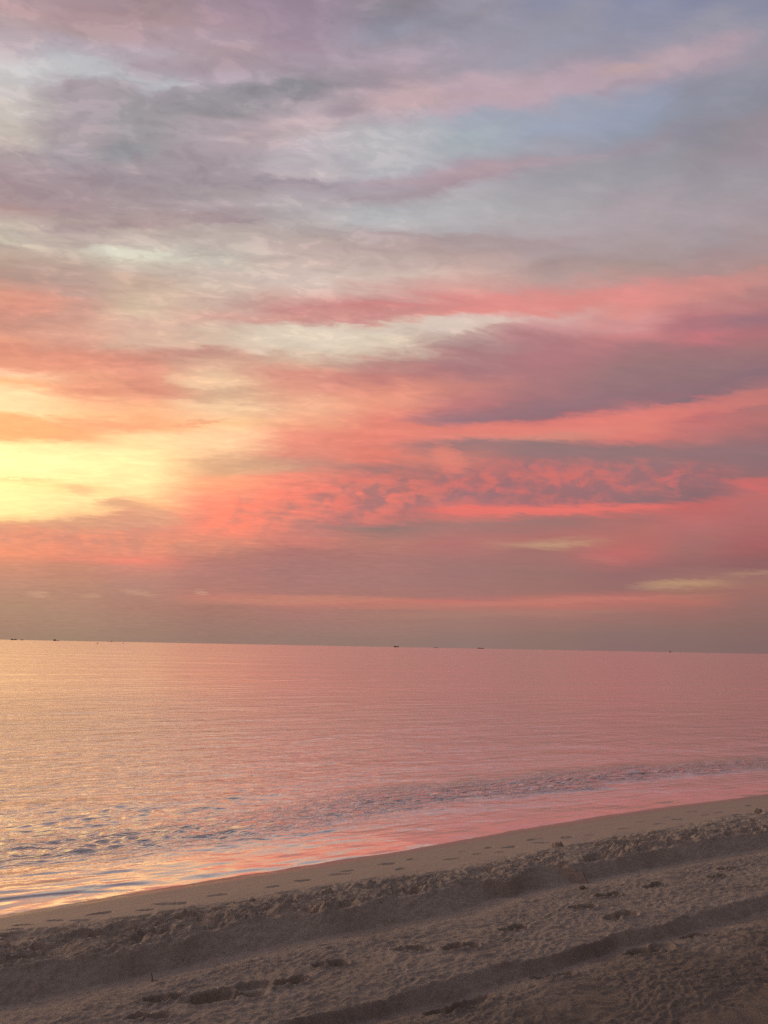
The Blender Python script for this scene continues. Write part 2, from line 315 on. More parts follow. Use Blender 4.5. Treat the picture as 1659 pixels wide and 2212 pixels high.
    c = N.mix(1.0, c, N.mix(1.0, sky.outputs[0], (0.0004, 0.0004, 0.0004, 1), 'MULTIPLY'), 'ADD')
    N.l.new(c, bg.inputs['Color']); bg.inputs['Strength'].default_value = 1.0

ZENITH = (136, 124, 130)
DUSK = [(70, 57, 54), (73, 62, 61), (77, 69, 71), (92, 85, 90)]
FRINGE = [
  (11.51, 11.42, 12.66, 1.67, 0.0, (216, 114, 108), (154, 110, 115), 0.62),
  (-1.00, 10.44, 6.31, 1.96, 3.0, (232, 124, 110), (170, 116, 114), 0.66),
  (-8.86, 9.04, 4.91, 1.68, 5.4, (244, 134, 110), (198, 128, 115), 0.66),
  (-18.69, 6.62, 10.24, 1.11, 0.0, (220, 142, 114), (192, 134, 116), 0.60),
]
build_world()

sun_data = bpy.data.lights.new('sun', 'SUN')
sun_data.energy = 0.65
sun_data.angle = R(22)
sun_data.color = (1.0, 0.66, 0.40)
sun = bpy.data.objects.new('sun', sun_data)
COL.objects.link(sun)
_d = Vector((math.sin(R(SUN_AZ)) * math.cos(R(SUN_EL)), math.cos(R(SUN_AZ)) * math.cos(R(SUN_EL)), math.sin(R(SUN_EL))))
sun.rotation_euler = _d.to_track_quat('Z', 'Y').to_euler()

# ------------------------------------------------------------------ helpers
rng = np.random.default_rng(11)
random.seed(7)

def tag(o, label=None, category=None, group=None, kind=None):
    if label: o['label'] = label
    if category: o['category'] = category
    if group: o['group'] = group
    if kind: o['kind'] = kind
    return o

def smoothstep(a, b, x):
    t = np.clip((x - a) / (b - a), 0.0, 1.0)
    return t * t * (3 - 2 * t)

_perm = rng.permutation(512)
_perm = np.concatenate([_perm, _perm, _perm])
_ang = rng.uniform(0, 2 * math.pi, 1600)
_gx, _gy = np.cos(_ang), np.sin(_ang)

def perlin(x, y, seed=0):
    x = x + seed * 37.31; y = y + seed * 91.77
    xi = np.floor(x).astype(np.int64); yi = np.floor(y).astype(np.int64)
    xf = x - xi; yf = y - yi
    u = xf * xf * xf * (xf * (xf * 6 - 15) + 10)
    v = yf * yf * yf * (yf * (yf * 6 - 15) + 10)
    def g(ix, iy, dx, dy):
        h = _perm[(_perm[ix & 511] + iy) & 511]
        return _gx[h] * dx + _gy[h] * dy
    a = g(xi, yi, xf, yf); b = g(xi + 1, yi, xf - 1, yf)
    c = g(xi, yi + 1, xf, yf - 1); d = g(xi + 1, yi + 1, xf - 1, yf - 1)
    return ((a + u * (b - a)) * (1 - v) + (c + u * (d - c)) * v) * 1.5

def fbm(x, y, octaves=4, gain=0.5, seed=0):
    s = np.zeros_like(x); a = 1.0
    for k in range(octaves):
        s += a * perlin(x * 2.0 ** k, y * 2.0 ** k, seed + k * 3)
        a *= gain
    return s

def billow(x, y, octaves=3, gain=0.5, seed=0):
    s = np.zeros_like(x); a = 1.0
    for k in range(octaves):
        s += a * (1.0 - 2.2 * np.abs(perlin(x * 2.0 ** k, y * 2.0 ** k, seed + k * 5)))
        a *= gain
    return s

def grid_mesh(name, X, Y, Z, mat):
    rows, cols = X.shape
    me = bpy.data.meshes.new(name)
    co = np.stack([X, Y, Z], -1).reshape(-1, 3).astype(np.float32)
    i = np.arange(rows * cols).reshape(rows, cols)
    q = np.stack([i[:-1, :-1], i[:-1, 1:], i[1:, 1:], i[1:, :-1]], -1).reshape(-1, 4)
    me.vertices.add(len(co)); me.vertices.foreach_set('co', co.ravel())
    me.loops.add(q.size); me.loops.foreach_set('vertex_index', q.ravel().astype(np.int32))
    me.polygons.add(len(q)); me.polygons.foreach_set('loop_start', np.arange(0, q.size, 4, dtype=np.int32))
    me.polygons.foreach_set('use_smooth', np.ones(len(q), dtype=bool))
    me.update(calc_edges=True)
    me.materials.append(mat)
    o = bpy.data.objects.new(name, me)
    COL.objects.link(o)
    return o

PHI = R(32.0)                                  # heading of the shoreline
ES = (math.cos(PHI), math.sin(PHI))            # along the shore
ET = (-math.sin(PHI), math.cos(PHI))           # towards the sea

def world_xy(s, t):
    return s * ES[0] + t * ET[0], s * ES[1] + t * ET[1]

SHORE_LINES = {   # (along shore, towards sea) in metres
  'A': [(0.997,6.656),(1.826,6.737),(2.798,6.794),(3.715,6.862),(4.779,6.926),(6.08,7.053),(7.623,7.169),(9.349,7.181),(10.92,7.159)],
  'B': [(1.064,7.204),(1.567,7.157),(2.074,6.987),(2.851,6.931),(3.749,6.927),(4.213,6.872),(5.34,6.91)],
  'C': [(0.882,5.817),(1.566,5.734),(2.353,5.69),(3.507,5.712),(4.355,5.635),(5.548,5.794),(6.871,5.847),(9.021,5.927)],
  'D': [(0.742,4.797),(0.885,4.8),(1.116,4.803),(1.373,4.713),(1.495,4.787),(1.645,4.762),(1.771,4.776),(1.863,4.839),(2.038,4.881),(2.218,4.878),(2.411,4.922),(2.577,4.831),(2.749,4.81),(3.108,4.88),(3.474,4.86),(3.871,4.9),(4.095,4.78),(4.443,4.943),(4.661,5.024),(4.841,4.928),(4.824,4.74),(5.096,4.903),(5.596,4.889),(6.152,4.959),(6.763,4.936),(7.445,4.903)],
  'E': [(0.723,4.584),(1.044,4.587),(1.403,4.621),(1.802,4.658),(2.232,4.665),(2.969,4.656),(3.515,4.648),(4.094,4.805),(4.623,4.784),(5.201,4.761),(6.068,4.778),(7.184,4.74)],
  'F': [(1.723,3.502),(2.244,3.508),(2.533,3.536),(2.94,3.565),(3.288,3.518),(3.619,3.531),(4.03,3.609),(4.298,3.574),(4.682,3.614),(5.426,3.601)],
  'G': [(2.218,3.465),(2.609,3.448),(3.02,3.474),(3.309,3.452),(3.65,3.528),(4.031,3.525),(4.41,3.494),(5.291,3.517)],
}
FOOTPRINTS = [
  (1.623, 3.960, 0.386, -29),
  (1.949, 3.951, 0.161, -29),
  (2.250, 4.073, 0.197, -29),
  (2.989, 3.908, 0.223, -29),
  (3.468, 4.008, 0.212, -29),
  (4.132, 4.087, 0.185, -29),
  (4.499, 4.219, 0.196, -28),
  (4.990, 4.232, 0.189, -28),
  (5.895, 4.244, 0.188, -28),
  (5.618, 4.156, 0.181, -28),
  (4.196, 3.831, 0.283, -29),
  (3.178, 3.367, 0.231, -29),
  (3.881, 3.347, 0.318, -29),
  (2.504, 3.308, 0.328, -30),
  (2.730, 4.036, 0.156, -29),
  (1.361, 4.096, 0.109, -29),
  (4.376, 3.433, 0.171, -29),
  (1.241, 3.910, 0.165, -30),
]
DENTS = [
  (1.053, 6.054, 0.179),
  (1.253, 6.048, 0.166),
  (1.383, 5.924, 0.197),
  (1.545, 6.078, 0.205),
  (2.037, 6.041, 0.230),
  (1.828, 5.951, 0.172),
  (2.410, 6.108, 0.184),
  (2.858, 6.096, 0.172),
  (3.148, 6.156, 0.157),
  (3.622, 6.276, 0.145),
  (3.501, 6.180, 0.162),
  (0.976, 5.900, 0.158),
  (4.055, 6.325, 0.150),
  (3.990, 6.022, 0.144),
  (4.335, 6.375, 0.132),
  (4.592, 6.112, 0.196),
  (4.901, 6.345, 0.160),
  (4.908, 6.148, 0.134),
  (5.201, 6.339, 0.116),
  (5.359, 6.205, 0.185),
  (5.109, 6.061, 0.135),
  (5.724, 6.170, 0.213),
  (5.832, 6.385, 0.170),
  (6.104, 6.211, 0.243),
  (6.390, 6.175, 0.148),
  (6.948, 6.219, 0.230),
  (7.484, 6.462, 0.162),
  (7.474, 6.202, 0.158),
  (7.889, 6.256, 0.217),
  (7.984, 6.489, 0.167),
  (8.553, 6.577, 0.173),
  (8.380, 6.289, 0.168),
  (8.674, 6.318, 0.171),
  (8.608, 6.031, 0.166),
  (9.449, 6.449, 0.150),
  (8.143, 5.795, 0.158),
]
CLODS = [
  (5.605, 5.823, 0.145),
  (2.452, 5.560, 0.089),
  (2.307, 5.541, 0.088),
  (8.910, 5.983, 0.123),
  (3.717, 5.432, 0.120),
  (5.765, 5.487, 0.132),
  (3.413, 5.539, 0.082),
]
TWIG = (1.403, 4.399)
PEBBLE = (4.516, 4.454)

def line(name, s, pad):
    p = np.array(sorted(SHORE_LINES[name]))
    return np.interp(s, p[:, 0], p[:, 1])

# ------------------------------------------------------------------ materials
def new_mat(name):
    m = bpy.data.materials.new(name); m.use_nodes = True
    N = NT(m.node_tree); N.n.clear()
    out = N.n.new('ShaderNodeOutputMaterial'); b = N.n.new('ShaderNodeBsdfPrincipled')
    N.l.new(b.outputs[0], out.inputs[0])
    return m, N, b

def bump(N, h, strength, dist, normal=None):
    n = N.n.new('ShaderNodeBump'); n.inputs['Strength'].default_value = strength
    n.inputs['Distance'].default_value = dist
    N.put(n.inputs['Height'], h)
    if normal is not None: N.put(n.inputs['Normal'], normal)
    return n.outputs[0]

def sand_material():
    m, N, b = new_mat('sand')
    g = N.n.new('ShaderNodeNewGeometry')
    pos = g.outputs['Position']
    t = N.vmath('DOT_PRODUCT', pos, (ET[0], ET[1], 0))
    s = N.vmath('DOT_PRODUCT', pos, (ES[0], ES[1], 0))
    edge = N.noise(N.comb(N.math('MULTIPLY', s, 0.7), N.math('MULTIPLY', t, 1.6)), 1.0, 4, 0.55).outputs['Fac']
    tt = N.math('ADD', t, N.math('MULTIPLY', N.math('SUBTRACT', edge, 0.5), 0.5))
    damp = N.smooth(tt, 5.2, 6.2)
    _, _, z = N.sep(pos)
    wet = N.smooth(N.math('ADD', z, N.math('MULTIPLY', N.math('SUBTRACT', edge, 0.5), 0.012)), 0.045, 0.016)
    grain = N.noise(pos, 260.0, 3, 0.7).outputs['Fac']
    mid = N.noise(pos, 42.0, 5, 0.7).outputs['Fac']
    big = N.noise(pos, 2.2, 3, 0.5).outputs['Fac']
    dry = N.mix(N.smooth(grain, 0.3, 0.7), SAND_DRY0, SAND_DRY1)
    dry = N.mix(N.math('MULTIPLY', N.smooth(mid, 0.46, 0.66), 0.38), dry, SAND_DARK)
    dry = N.mix(N.math('MULTIPLY', N.smooth(big, 0.45, 0.7), 0.25), dry, SAND_DARK)
    near_shade = N.math('MULTIPLY', N.smooth(N.math('ADD', t, N.math('MULTIPLY', N.math('SUBTRACT', big, 0.5), 1.4)), 3.7, 2.9), 0.75)  # dimmer light on the sand towards the viewer, put into its colour
    dry = N.mix(near_shade, dry, SAND_SHADE)
    dmp = N.mix(N.smooth(grain, 0.3, 0.7), SAND_DAMP0, SAND_DAMP1)
    c = N.mix(damp, dry, dmp)
    c = N.mix(wet, c, SAND_WET)
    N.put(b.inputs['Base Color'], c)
    rough = N.smooth(damp, 0.0, 1.0, 0.95, 0.62, 'LINEAR')
    rough = N.smooth(wet, 0.0, 1.0, rough, 0.10, 'LINEAR')
    N.put(b.inputs['Roughness'], rough)
    b.inputs['Specular IOR Level'].default_value = 0.5
    k = N.smooth(damp, 0.0, 1.0, 1.0, 0.12, 'LINEAR')
    k = N.math('MULTIPLY', k, N.smooth(wet, 0.0, 1.0, 1.0, 0.15))
    h = N.math('ADD', N.math('MULTIPLY', N.noise(pos, 70.0, 6, 0.70).outputs['Fac'], 0.9), N.math('MULTIPLY', grain, 0.35))
    h = N.math('MULTIPLY', h, k)
    N.put(b.inputs['Normal'], bump(N, h, 1.0, 0.015))
    return m

SAND_DRY0 = (0.485, 0.43, 0.36, 1); SAND_DRY1 = (0.62, 0.56, 0.475, 1); SAND_DARK = (0.30, 0.255, 0.20, 1)
SAND_DAMP0 = (0.45, 0.385, 0.295, 1); SAND_DAMP1 = (0.53, 0.455, 0.35, 1); SAND_SHADE = (0.25, 0.215, 0.175, 1); SAND_WET = (0.20, 0.16, 0.13, 1)

def water_material():
    m, N, b = new_mat('sea_water')
    g = N.n.new('ShaderNodeNewGeometry')
    pos = g.outputs['Position']
    dist = N.vmath('LENGTH', pos)
    t = N.vmath('DOT_PRODUCT', pos, (ET[0], ET[1], 0))
    s = N.vmath('DOT_PRODUCT', pos, (ES[0], ES[1], 0))
    st = N.comb(s, t)
    shallow = N.smooth(t, 9.0, 6.8)
    N.put(b.inputs['Base Color'], N.mix(shallow, (0.15, 0.118, 0.108, 1), (0.17, 0.135, 0.115, 1)))
    N.put(b.inputs['Roughness'], N.smooth(dist, 9.0, 45.0, 0.08, 0.17))
    b.inputs['IOR'].default_value = 1.333
    # small wind ripples, finer near the beach; longer streaks far out
    r1 = N.noise(N.vmath('MULTIPLY', st, (3.0, 7.0, 1)), 1.0, 4, 0.6, 0.4).outputs['Fac']
    r2 = N.noise(N.vmath('MULTIPLY', st, (0.45, 1.1, 1)), 1.0, 3, 0.55, 0.2).outputs['Fac']
    xy = N.vmath('MULTIPLY', pos, (0.025, 0.11, 0))
    r3 = N.noise(xy, 1.0, 4, 0.6).outputs['Fac']
    near = N.smooth(dist, 14.0, 60.0, 1.0, 0.0)
    midw = N.smooth(dist, 40.0, 400.0, 1.0, 0.0)
    calm = N.smooth(t, 7.0, 8.6, 0.15, 1.0)
    wand = N.noise(N.comb(N.math('MULTIPLY', s, 0.4), N.math('MULTIPLY', t, 0.25)), 1.0, 3, 0.55).outputs['Fac']
    tw = N.math('ADD', N.math('SUBTRACT', t, N.smooth(s, 3.0, 7.0, 0.0, 0.75)), N.math('MULTIPLY', N.math('SUBTRACT', wand, 0.5), 1.6))
    breaker = N.math('MULTIPLY', N.smooth(tw, 7.7, 8.2), N.smooth(tw, 9.4, 8.7))
    rip = N.math('MULTIPLY', N.math('MULTIPLY', r1, near), N.math('ADD', calm, N.math('MULTIPLY', breaker, N.smooth(s, 3.0, 9.0, 1.0, 4.2))))
    n1 = bump(N, rip, 1.0, 0.035)
    n2 = bump(N, N.math('MULTIPLY', r2, midw), 1.0, 0.12, n1)
    n3 = bump(N, N.math('MULTIPLY', r3, N.smooth(dist, 30.0, 160.0)), 1.0, 0.85, n2)
    N.put(b.inputs['Normal'], n3)
    gl = N.n.new('ShaderNodeBsdfGlossy'); gl.inputs['Color'].default_value = (1.0, 0.985, 0.965, 1)
    N.put(gl.inputs['Roughness'], N.smooth(dist, 9.0, 45.0, 0.08, 0.17)); N.put(gl.inputs['Normal'], n3)
    mx = N.n.new('ShaderNodeMixShader'); lw = N.n.new('ShaderNodeLayerWeight'); lw.inputs['Blend'].default_value = 0.5
    N.put(lw.inputs['Normal'], n3)
    N.put(mx.inputs[0], N.smooth(lw.outputs['Facing'], 0.46, 0.86, 0.54, 0.96))
    N.l.new(b.outputs[0], mx.inputs[1]); N.l.new(gl.outputs[0], mx.inputs[2])
    out = [n for n in N.n if n.type == 'OUTPUT_MATERIAL'][0]
    N.l.new(mx.outputs[0], out.inputs[0])
    return m

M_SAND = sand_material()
M_WATER = water_material()

# ------------------------------------------------------------------ the beach: one sheet in shore coordinates
def steps(a, b, d0, d1):
    n = max(2, int(round(abs(b - a) / ((d0 + d1) / 2))))
    k = np.linspace(0, 1, n + 1)
    e = (d1 - d0) / (d1 + d0)
    return a + (b - a) * (k * (1 - e) + e * k * k)

def ramp_out(a, b, first):
    out = [a]; d = first
    while abs(out[-1] - a) < abs(b - a):
        d *= 1.35; out.append(out[-1] + math.copysign(d, b - a))
    return np.array(out[1:])

def beach():
    s = np.concatenate([ramp_out(0.2, -160, 0.02)[::-1], steps(0.2, 4.0, 0.0075, 0.0095)[:-1], steps(4.0, 11.5, 0.0095, 0.022), ramp_out(11.5, 260, 0.03)])
    t = np.concatenate([ramp_out(2.6, -70, 0.02)[::-1], steps(2.6, 4.95, 0.0072, 0.0085)[:-1], steps(4.95, 7.4, 0.0090, 0.016), ramp_out(7.4, 40, 0.03)])
    T, S = np.meshgrid(t, s, indexing='ij')
    tA, tC, tD, tE = (line(k, S, 0) for k in 'ACDE')
    tF, tG = line('F', S, 0), line('G', S, 0)
    tA = tA + 0.022 * perlin(S * 1.1, S * 0.0 + 0.4, 5) + 0.010 * perlin(S * 3.7, S * 0.0 + 8.4, 6)
    # ragged edges
    rag = 0.022 * fbm(S * 6.0, T * 0.0 + 3.3, 5, 0.68, 1)
    tD = tD + rag; tE = np.minimum(tE, tD - 0.06) + 0.012 * fbm(S * 5.0, S * 0.0, 3, 0.5, 9)
    rag2 = 0.015 * fbm(S * 5.0, T * 0.0 + 9.1, 5, 0.68, 2)
    tF = tF + rag2; tG = np.minimum(tG, tF - 0.045)
    # mean profile
    zA, zC, zD, zE, zF, zG = 0.010, 0.145, 0.285, 0.195, 0.308, 0.252
    Z = np.full_like(T, 0.31)
    def seg(t0, t1, z0, z1, curve=None):
        k = np.clip((T - t0) / (t1 - t0), 0, 1)
        if curve: k = curve(k)
        m = (T >= t0) & (T <= t1)
        Z[m] = (z0 + (z1 - z0) * k)[m]
    sm = lambda k: k * k * (3 - 2 * k)
    seg(tG - 0.30, tG, 0.302, zG, lambda k: sm(k) ** 1.6)
    seg(tG, tF, zG, zF)
    seg(tF, tE - 0.42, zF, 0.272)
    seg(tE - 0.42, tE, 0.272, zE, lambda k: sm(k))
    seg(tE, tD, zE, zD, lambda k: 0.85 * k + 0.15 * sm(k))
    seg(tD, tC, zD, zC, lambda k: 1 - (1 - k) ** 1.15)
    seg(tC, tA, zC, zA)
    m = T > tA
    Z[m] = (zA - 0.115 * (T - tA) - 0.002 * (T - tA) ** 2)[m]
    Z = np.maximum(Z, -2.5)
    # gentle inland rise, and an unseen dune added behind to block sky light
    Z += 0.02 * np.maximum(0, 1.5 - T) + 3.2 * smoothstep(-1.5, -9.0, T)
    # masks
    dry = smoothstep(-0.05, 0.15, tD + 0.10 - T)
    lump = smoothstep(tD - 0.03, tD + 0.07, T) * smoothstep(tC + 0.30, tC - 0.35, T)
    wall = smoothstep(tE - 0.10, tE - 0.02, T) * smoothstep(tD + 0.01, tD - 0.03, T)
    wall = np.maximum(wall, smoothstep(tG - 0.05, tG, T) * smoothstep(tF + 0.01, tF - 0.02, T))
    floor1 = smoothstep(tE - 0.50, tE - 0.20, T) * smoothstep(tE + 0.02, tE - 0.02, T)
    # thrown-up lumps on the crest
    wx = S + 0.10 * fbm(S * 2.2, T * 2.2, 2, 0.5, 20); wy = T + 0.10 * fbm(S * 2.2, T * 2.2, 2, 0.5, 24)
    big = billow(wx * 2.1, wy * 2.9, 3, 0.5, 30)
    cl = smoothstep(0.05, 0.95, big)
    ragged = fbm(wx * 7.0, wy * 9.0, 4, 0.58, 36)
    patch = smoothstep(-0.35, 0.35, fbm(S * 0.9, T * 1.3, 2, 0.5, 50))
    Z += lump * (0.056 * (cl - 0.42) + 0.011 * fbm(wx * 21.0, wy * 27.0, 3, 0.7, 44) + 0.024 * ragged * (0.45 + patch) - 0.010)
    # fallen sand at the foot of the walls
    Z += wall * 0.006 * fbm(S * 9, T * 9, 3, 0.6, 60)
    # trampled dry sand
    b1 = billow(wx * 7.5, wy * 9.5, 3, 0.55, 70)
    b2 = fbm(wx * 17.0, wy * 24.0, 3, 0.7, 80)
    b3 = fbm(S * 1.6, T * 2.4, 3, 0.5, 90)
    quiet = 1.0 - 0.5 * wall - 0.12 * floor1
    Z += dry * quiet * (0.0042 * b1 + 0.0062 * b2 + 0.010 * b3)
    # damp slope: nearly smooth
    damp = smoothstep(tC - 0.4, tC + 0.2, T) * smoothstep(tA + 0.3, tA - 0.3, T)
    Z += damp * (0.0022 * fbm(S * 3, T * 5, 3, 0.5, 100) + 0.0012 * fbm(S * 14, T * 20, 2, 0.5, 110))
    # footprints and shallow dents
    def dent(cs, ct, ln, ang, depth, wr, rim):
        a = R(ang); ca, sa = math.cos(a), math.sin(a)
        si = np.where((s > cs - 0.6) & (s < cs + 0.6))[0]; ti = np.where((t > ct - 0.6) & (t < ct + 0.6))[0]
        if len(si) < 3 or len(ti) < 3: return
        sl = (slice(ti[0], ti[-1] + 1), slice(si[0], si[-1] + 1))
        ds, dt = S[sl] - cs, T[sl] - ct
        nz = (0.10 if depth > 0.02 else 0.26) * fbm(S[sl] * 14, T[sl] * 14, 3, 0.6, int(cs * 10))
        p = (ds * ca + dt * sa) / (ln / 2)
        q = (-ds * sa + dt * ca) / (ln * wr / 2 * (1.0 + 0.18 * p))
        d = np.sqrt(p * p + q * q) + nz
        Z[sl] -= depth * smoothstep(1.0, 0.70, d)
        Z[sl] += rim * np.exp(-((d - 1.16) / 0.17) ** 2)
    for i, (cs, ct, ln, ang) in enumerate(FOOTPRINTS):
        L_ = max(0.20, min(ln * 1.05, 0.40))
        ang = -12 + 16 * math.sin(i * 2.1)
        dp = 0.072 if i in (0, 1, 4, 5, 6, 7) else 0.050
        ca, sa = math.cos(R(ang)), math.sin(R(ang))
        way = 1 if i % 3 else -1                     # broad ball of the foot ahead of a deeper, rounder heel
        dent(cs + way * 0.17 * L_ * ca, ct - 0.02 + way * 0.17 * L_ * sa, L_ * 0.66, ang + 6, dp * 0.85, 0.66, 0.010)
        dent(cs - way * 0.29 * L_ * ca, ct - 0.02 - way * 0.29 * L_ * sa, L_ * 0.44, ang - 5, dp * 0.70, 0.82, 0.008)
        if ln > 0.3:
            dent(cs + 0.16, ct + 0.03, L_ * 0.55, -20, 0.024, 0.6, 0.006)
    for i, (cs, ct, ln) in enumerate(DENTS):
        dent(cs, ct, ln * random.uniform(0.75, 1.25), random.uniform(-45, 30), random.uniform(0.006, 0.015), random.uniform(0.36, 0.62), random.uniform(0.0, 0.005))
    X, Y = world_xy(S, T)
    o = grid_mesh('beach_sand', X, Y, Z, M_SAND)
    tag(o, kind='structure')
    def height(cs, ct):
        return float(Z[np.abs(t - ct).argmin(), np.abs(s - cs).argmin()])
    return o, height

BEACH, sand_height = beach()

# ------------------------------------------------------------------ the sea
def sea():
    az = np.concatenate([-np.geomspace(95, 31.5, 26)[:-1], np.linspace(-31.5, 31.5, 640), np.geomspace(31.5, 110, 26)[1:]])
    az = np.radians(az)
    inv = np.concatenate([np.linspace(1 / 5.6, 1 / 400.0, 690)[:-1], np.geomspace(1 / 400.0, 1 / 40000.0, 40)])
    r = 1.0 / inv
    RR, AA = np.meshgrid(r, az, indexing='ij')
    X = RR * np.sin(AA); Y = RR * np.cos(AA)
    S = X * ES[0] + Y * ES[1]; T = X * ET[0] + Y * ET[1]
    dr = np.gradient(r)[:, None] * np.ones_like(X)
    tA = line('A', S, 0)
    D = T - tA                                    # distance from the water's edge
    Z = np.full_like(X, 0.010)
    # ripple amplitude: ruffled where the low swell meets the bottom, glassy in the backwash
    pf = 0.35 * perlin(S * 0.35, T * 0.0 + 1.7, 201) + 0.20 * perlin(S * 1.1, T * 0.0 + 4.7, 203)
    c1 = np.interp(S, [0.0, 1.0, 3.5, 5.5, 8.0, 14.0, 30.0], [8.5, 8.45, 8.40, 9.0, 9.25, 9.15, 9.3]) + pf * 0.6   # line of the small breaker
    c2 = c1 + 1.3 + pf * 0.5
    ruff = np.exp(-((T - c1) / 0.50) ** 2) * np.clip(1.0 + 0.07 * (S - 4.0), 0.9, 1.7) + 0.45 * np.exp(-((T - c2) / 0.55) ** 2) * smoothstep(7.0, 4.0, S)
    patch = 0.65 + 0.7 * perlin(S * 0.5, T * 0.9, 210)
    base = smoothstep(0.15, 3.2, D) * (0.75 + 0.6 * perlin(S * 0.08, T * 0.2, 212))
    amp = 0.07 * smoothstep(0.05, 0.4, D) + 0.48 * base * smoothstep(60.0, 8.0, T) + 0.35 * smoothstep(8.0, 40.0, T) + 1.15 * ruff * np.clip(patch, 0.2, 1.5)
    rg = np.random.default_rng(5)
    wave = np.zeros_like(X)
    for k in range(64):
        lam = 0.11 * (26.0 ** (k / 63.0))
        th = rg.normal(0.0, 0.62)
        kx, kt = math.sin(th), -math.cos(th)
        ph = rg.uniform(0, 6.28)
        q = 2 * math.pi / lam
        vis = np.clip((lam / (np.maximum(dr, 0.012) * 2.6)) - 1.0, 0, 1)
        st = 0.040 if lam < 0.25 else (0.015 if lam < 0.6 else 0.006)
        wob = 0.7 * perlin(S / (lam * 4), T / (lam * 4), 300 + k) if lam < 1.4 else 0.0
        wave += vis * st * lam / (2 * math.pi) * np.sin(q * (S * kx + T * kt) + ph + 4.0 * wob) * (1.0 if lam < 0.8 else 0.6)
    Z += amp * wave * 1.55
    # the two low swells
    sw = np.clip(0.8 + 0.7 * perlin(S * 0.28, T * 0.1, 220), 0.15, 1.6)
    def swell(c, wf, wb, h):
        d = T - c
        return h * np.where(d < 0, np.exp(-(d / wf) ** 2), np.exp(-(d / wb) ** 2))
    Z += swell(c1 + 0.10, 0.34, 0.85, 0.022) * sw + swell(c2 + 0.2, 0.45, 1.2, 0.014) * sw
    # the last wavelet running up the sand: low step with a steep face towards the beach
    tB = line('B', S, 0) + 0.05 * perlin(S * 1.3, S * 0.0 + 7.7, 230)
    hB = 0.010 * smoothstep(7.5, 3.2, S) + 0.003
    hB = hB * (0.75 + 0.5 * perlin(S * 1.8, S * 0.0 + 2.2, 231))
    dB = T - tB
    Z += hB * np.where(dB < 0, np.exp(-(dB / 0.05) ** 2), np.exp(-(dB / 0.30) ** 2))
    tB2 = tB - 0.17 - 0.04 * perlin(S * 0.9, S * 0.0 + 5.5, 232)
    hB2 = 0.011 * smoothstep(2.6, 1.2, S)
    d2 = T - tB2
    Z += hB2 * np.where(d2 < 0, np.exp(-(d2 / 0.035) ** 2), np.exp(-(d2 / 0.14) ** 2))
    # longer swell further out
    for k, lam in enumerate((4.0, 9.0, 22.0, 55.0, 140.0, 350.0, 900.0)):
        th = 0.25 * math.sin(k * 2.3)
        q = 2 * math.pi / lam
        vis = np.clip(lam / (dr * 3.0) - 1.0, 0, 1) * smoothstep(lam * 2.0, lam * 5.0, RR)
        Z += vis * 0.016 * lam / (2 * math.pi) * np.sin(q * (T * math.cos(th) + S * math.sin(th)) + 3.0 * perlin(S / (lam * 5), T / (lam * 3), 240 + k))
    # under the sand, well away from the edge, keep it below the surface
    Z = np.where(D < -0.6, np.minimum(Z, -0.02), Z)
    o = grid_mesh('sea', X, Y, Z, M_WATER)
    tag(o, kind='structure')
    return o

SEA = sea()

# ------------------------------------------------------------------ vessels on the horizon
def paint(name, col, rough=0.6):
    m, N, b = new_mat(name)
    tc = N.n.new('ShaderNodeTexCoord')
    n = N.noise(tc.outputs['Object'], 0.35, 4, 0.6).outputs['Fac']
    c2 = tuple(v * 0.72 for v in col[:3]) + (1,)
    N.put(b.inputs['Base Color'], N.mix(N.smooth(n, 0.4, 0.7), col, c2))
    b.inputs['Roughness'].default_value = rough
    return m

M_HULL = paint('dark_hull_paint', (0.25, 0.195, 0.17, 1))
M_HOUSE = paint('weathered_house_paint', (0.27, 0.215, 0.19, 1))
M_HAZED = paint('hazed_hull_paint', (0.42, 0.33, 0.30, 1))  # fading of the fainter ships in haze, put into the hull colour
M_STEEL = paint('mast_steel', (0.14, 0.115, 0.105, 1))
M_BUOY = paint('buoy_paint', (0.10, 0.06, 0.045, 1))
M_BARK = paint('twig_bark', (0.20, 0.15, 0.11, 1), 0.9)
M_STONE = paint('pebble_stone', (0.30, 0.26, 0.23, 1), 0.7)

def mesh_obj(name, bm, mat, parent=None, loc=(0, 0, 0), smooth=False):
    me = bpy.data.meshes.new(name); bm.to_mesh(me); bm.free()
    if smooth:
        me.polygons.foreach_set('use_smooth', [True] * len(me.polygons))
    me.materials.append(mat)
    o = bpy.data.objects.new(name, me); COL.objects.link(o); o.location = loc
    if parent: o.parent = parent
    return o

def empty(name, loc, rz=0.0):
    o = bpy.data.objects.new(name, None); COL.objects.link(o)
    o.location = loc; o.rotation_euler = (0, 0, rz); o.empty_display_size = 0.3
    return o

def box_bm(x0, x1, y0, y1, z0, z1, bev=0.0):
    bm = bmesh.new(); bmesh.ops.create_cube(bm, size=1.0)
    bmesh.ops.scale(bm, vec=(x1 - x0, y1 - y0, z1 - z0), verts=bm.verts)
    bmesh.ops.translate(bm, vec=((x0 + x1) / 2, (y0 + y1) / 2, (z0 + z1) / 2), verts=bm.verts)
    if bev:
        bmesh.ops.bevel(bm, geom=bm.edges[:], offset=bev, segments=1, affect='EDGES')
    return bm

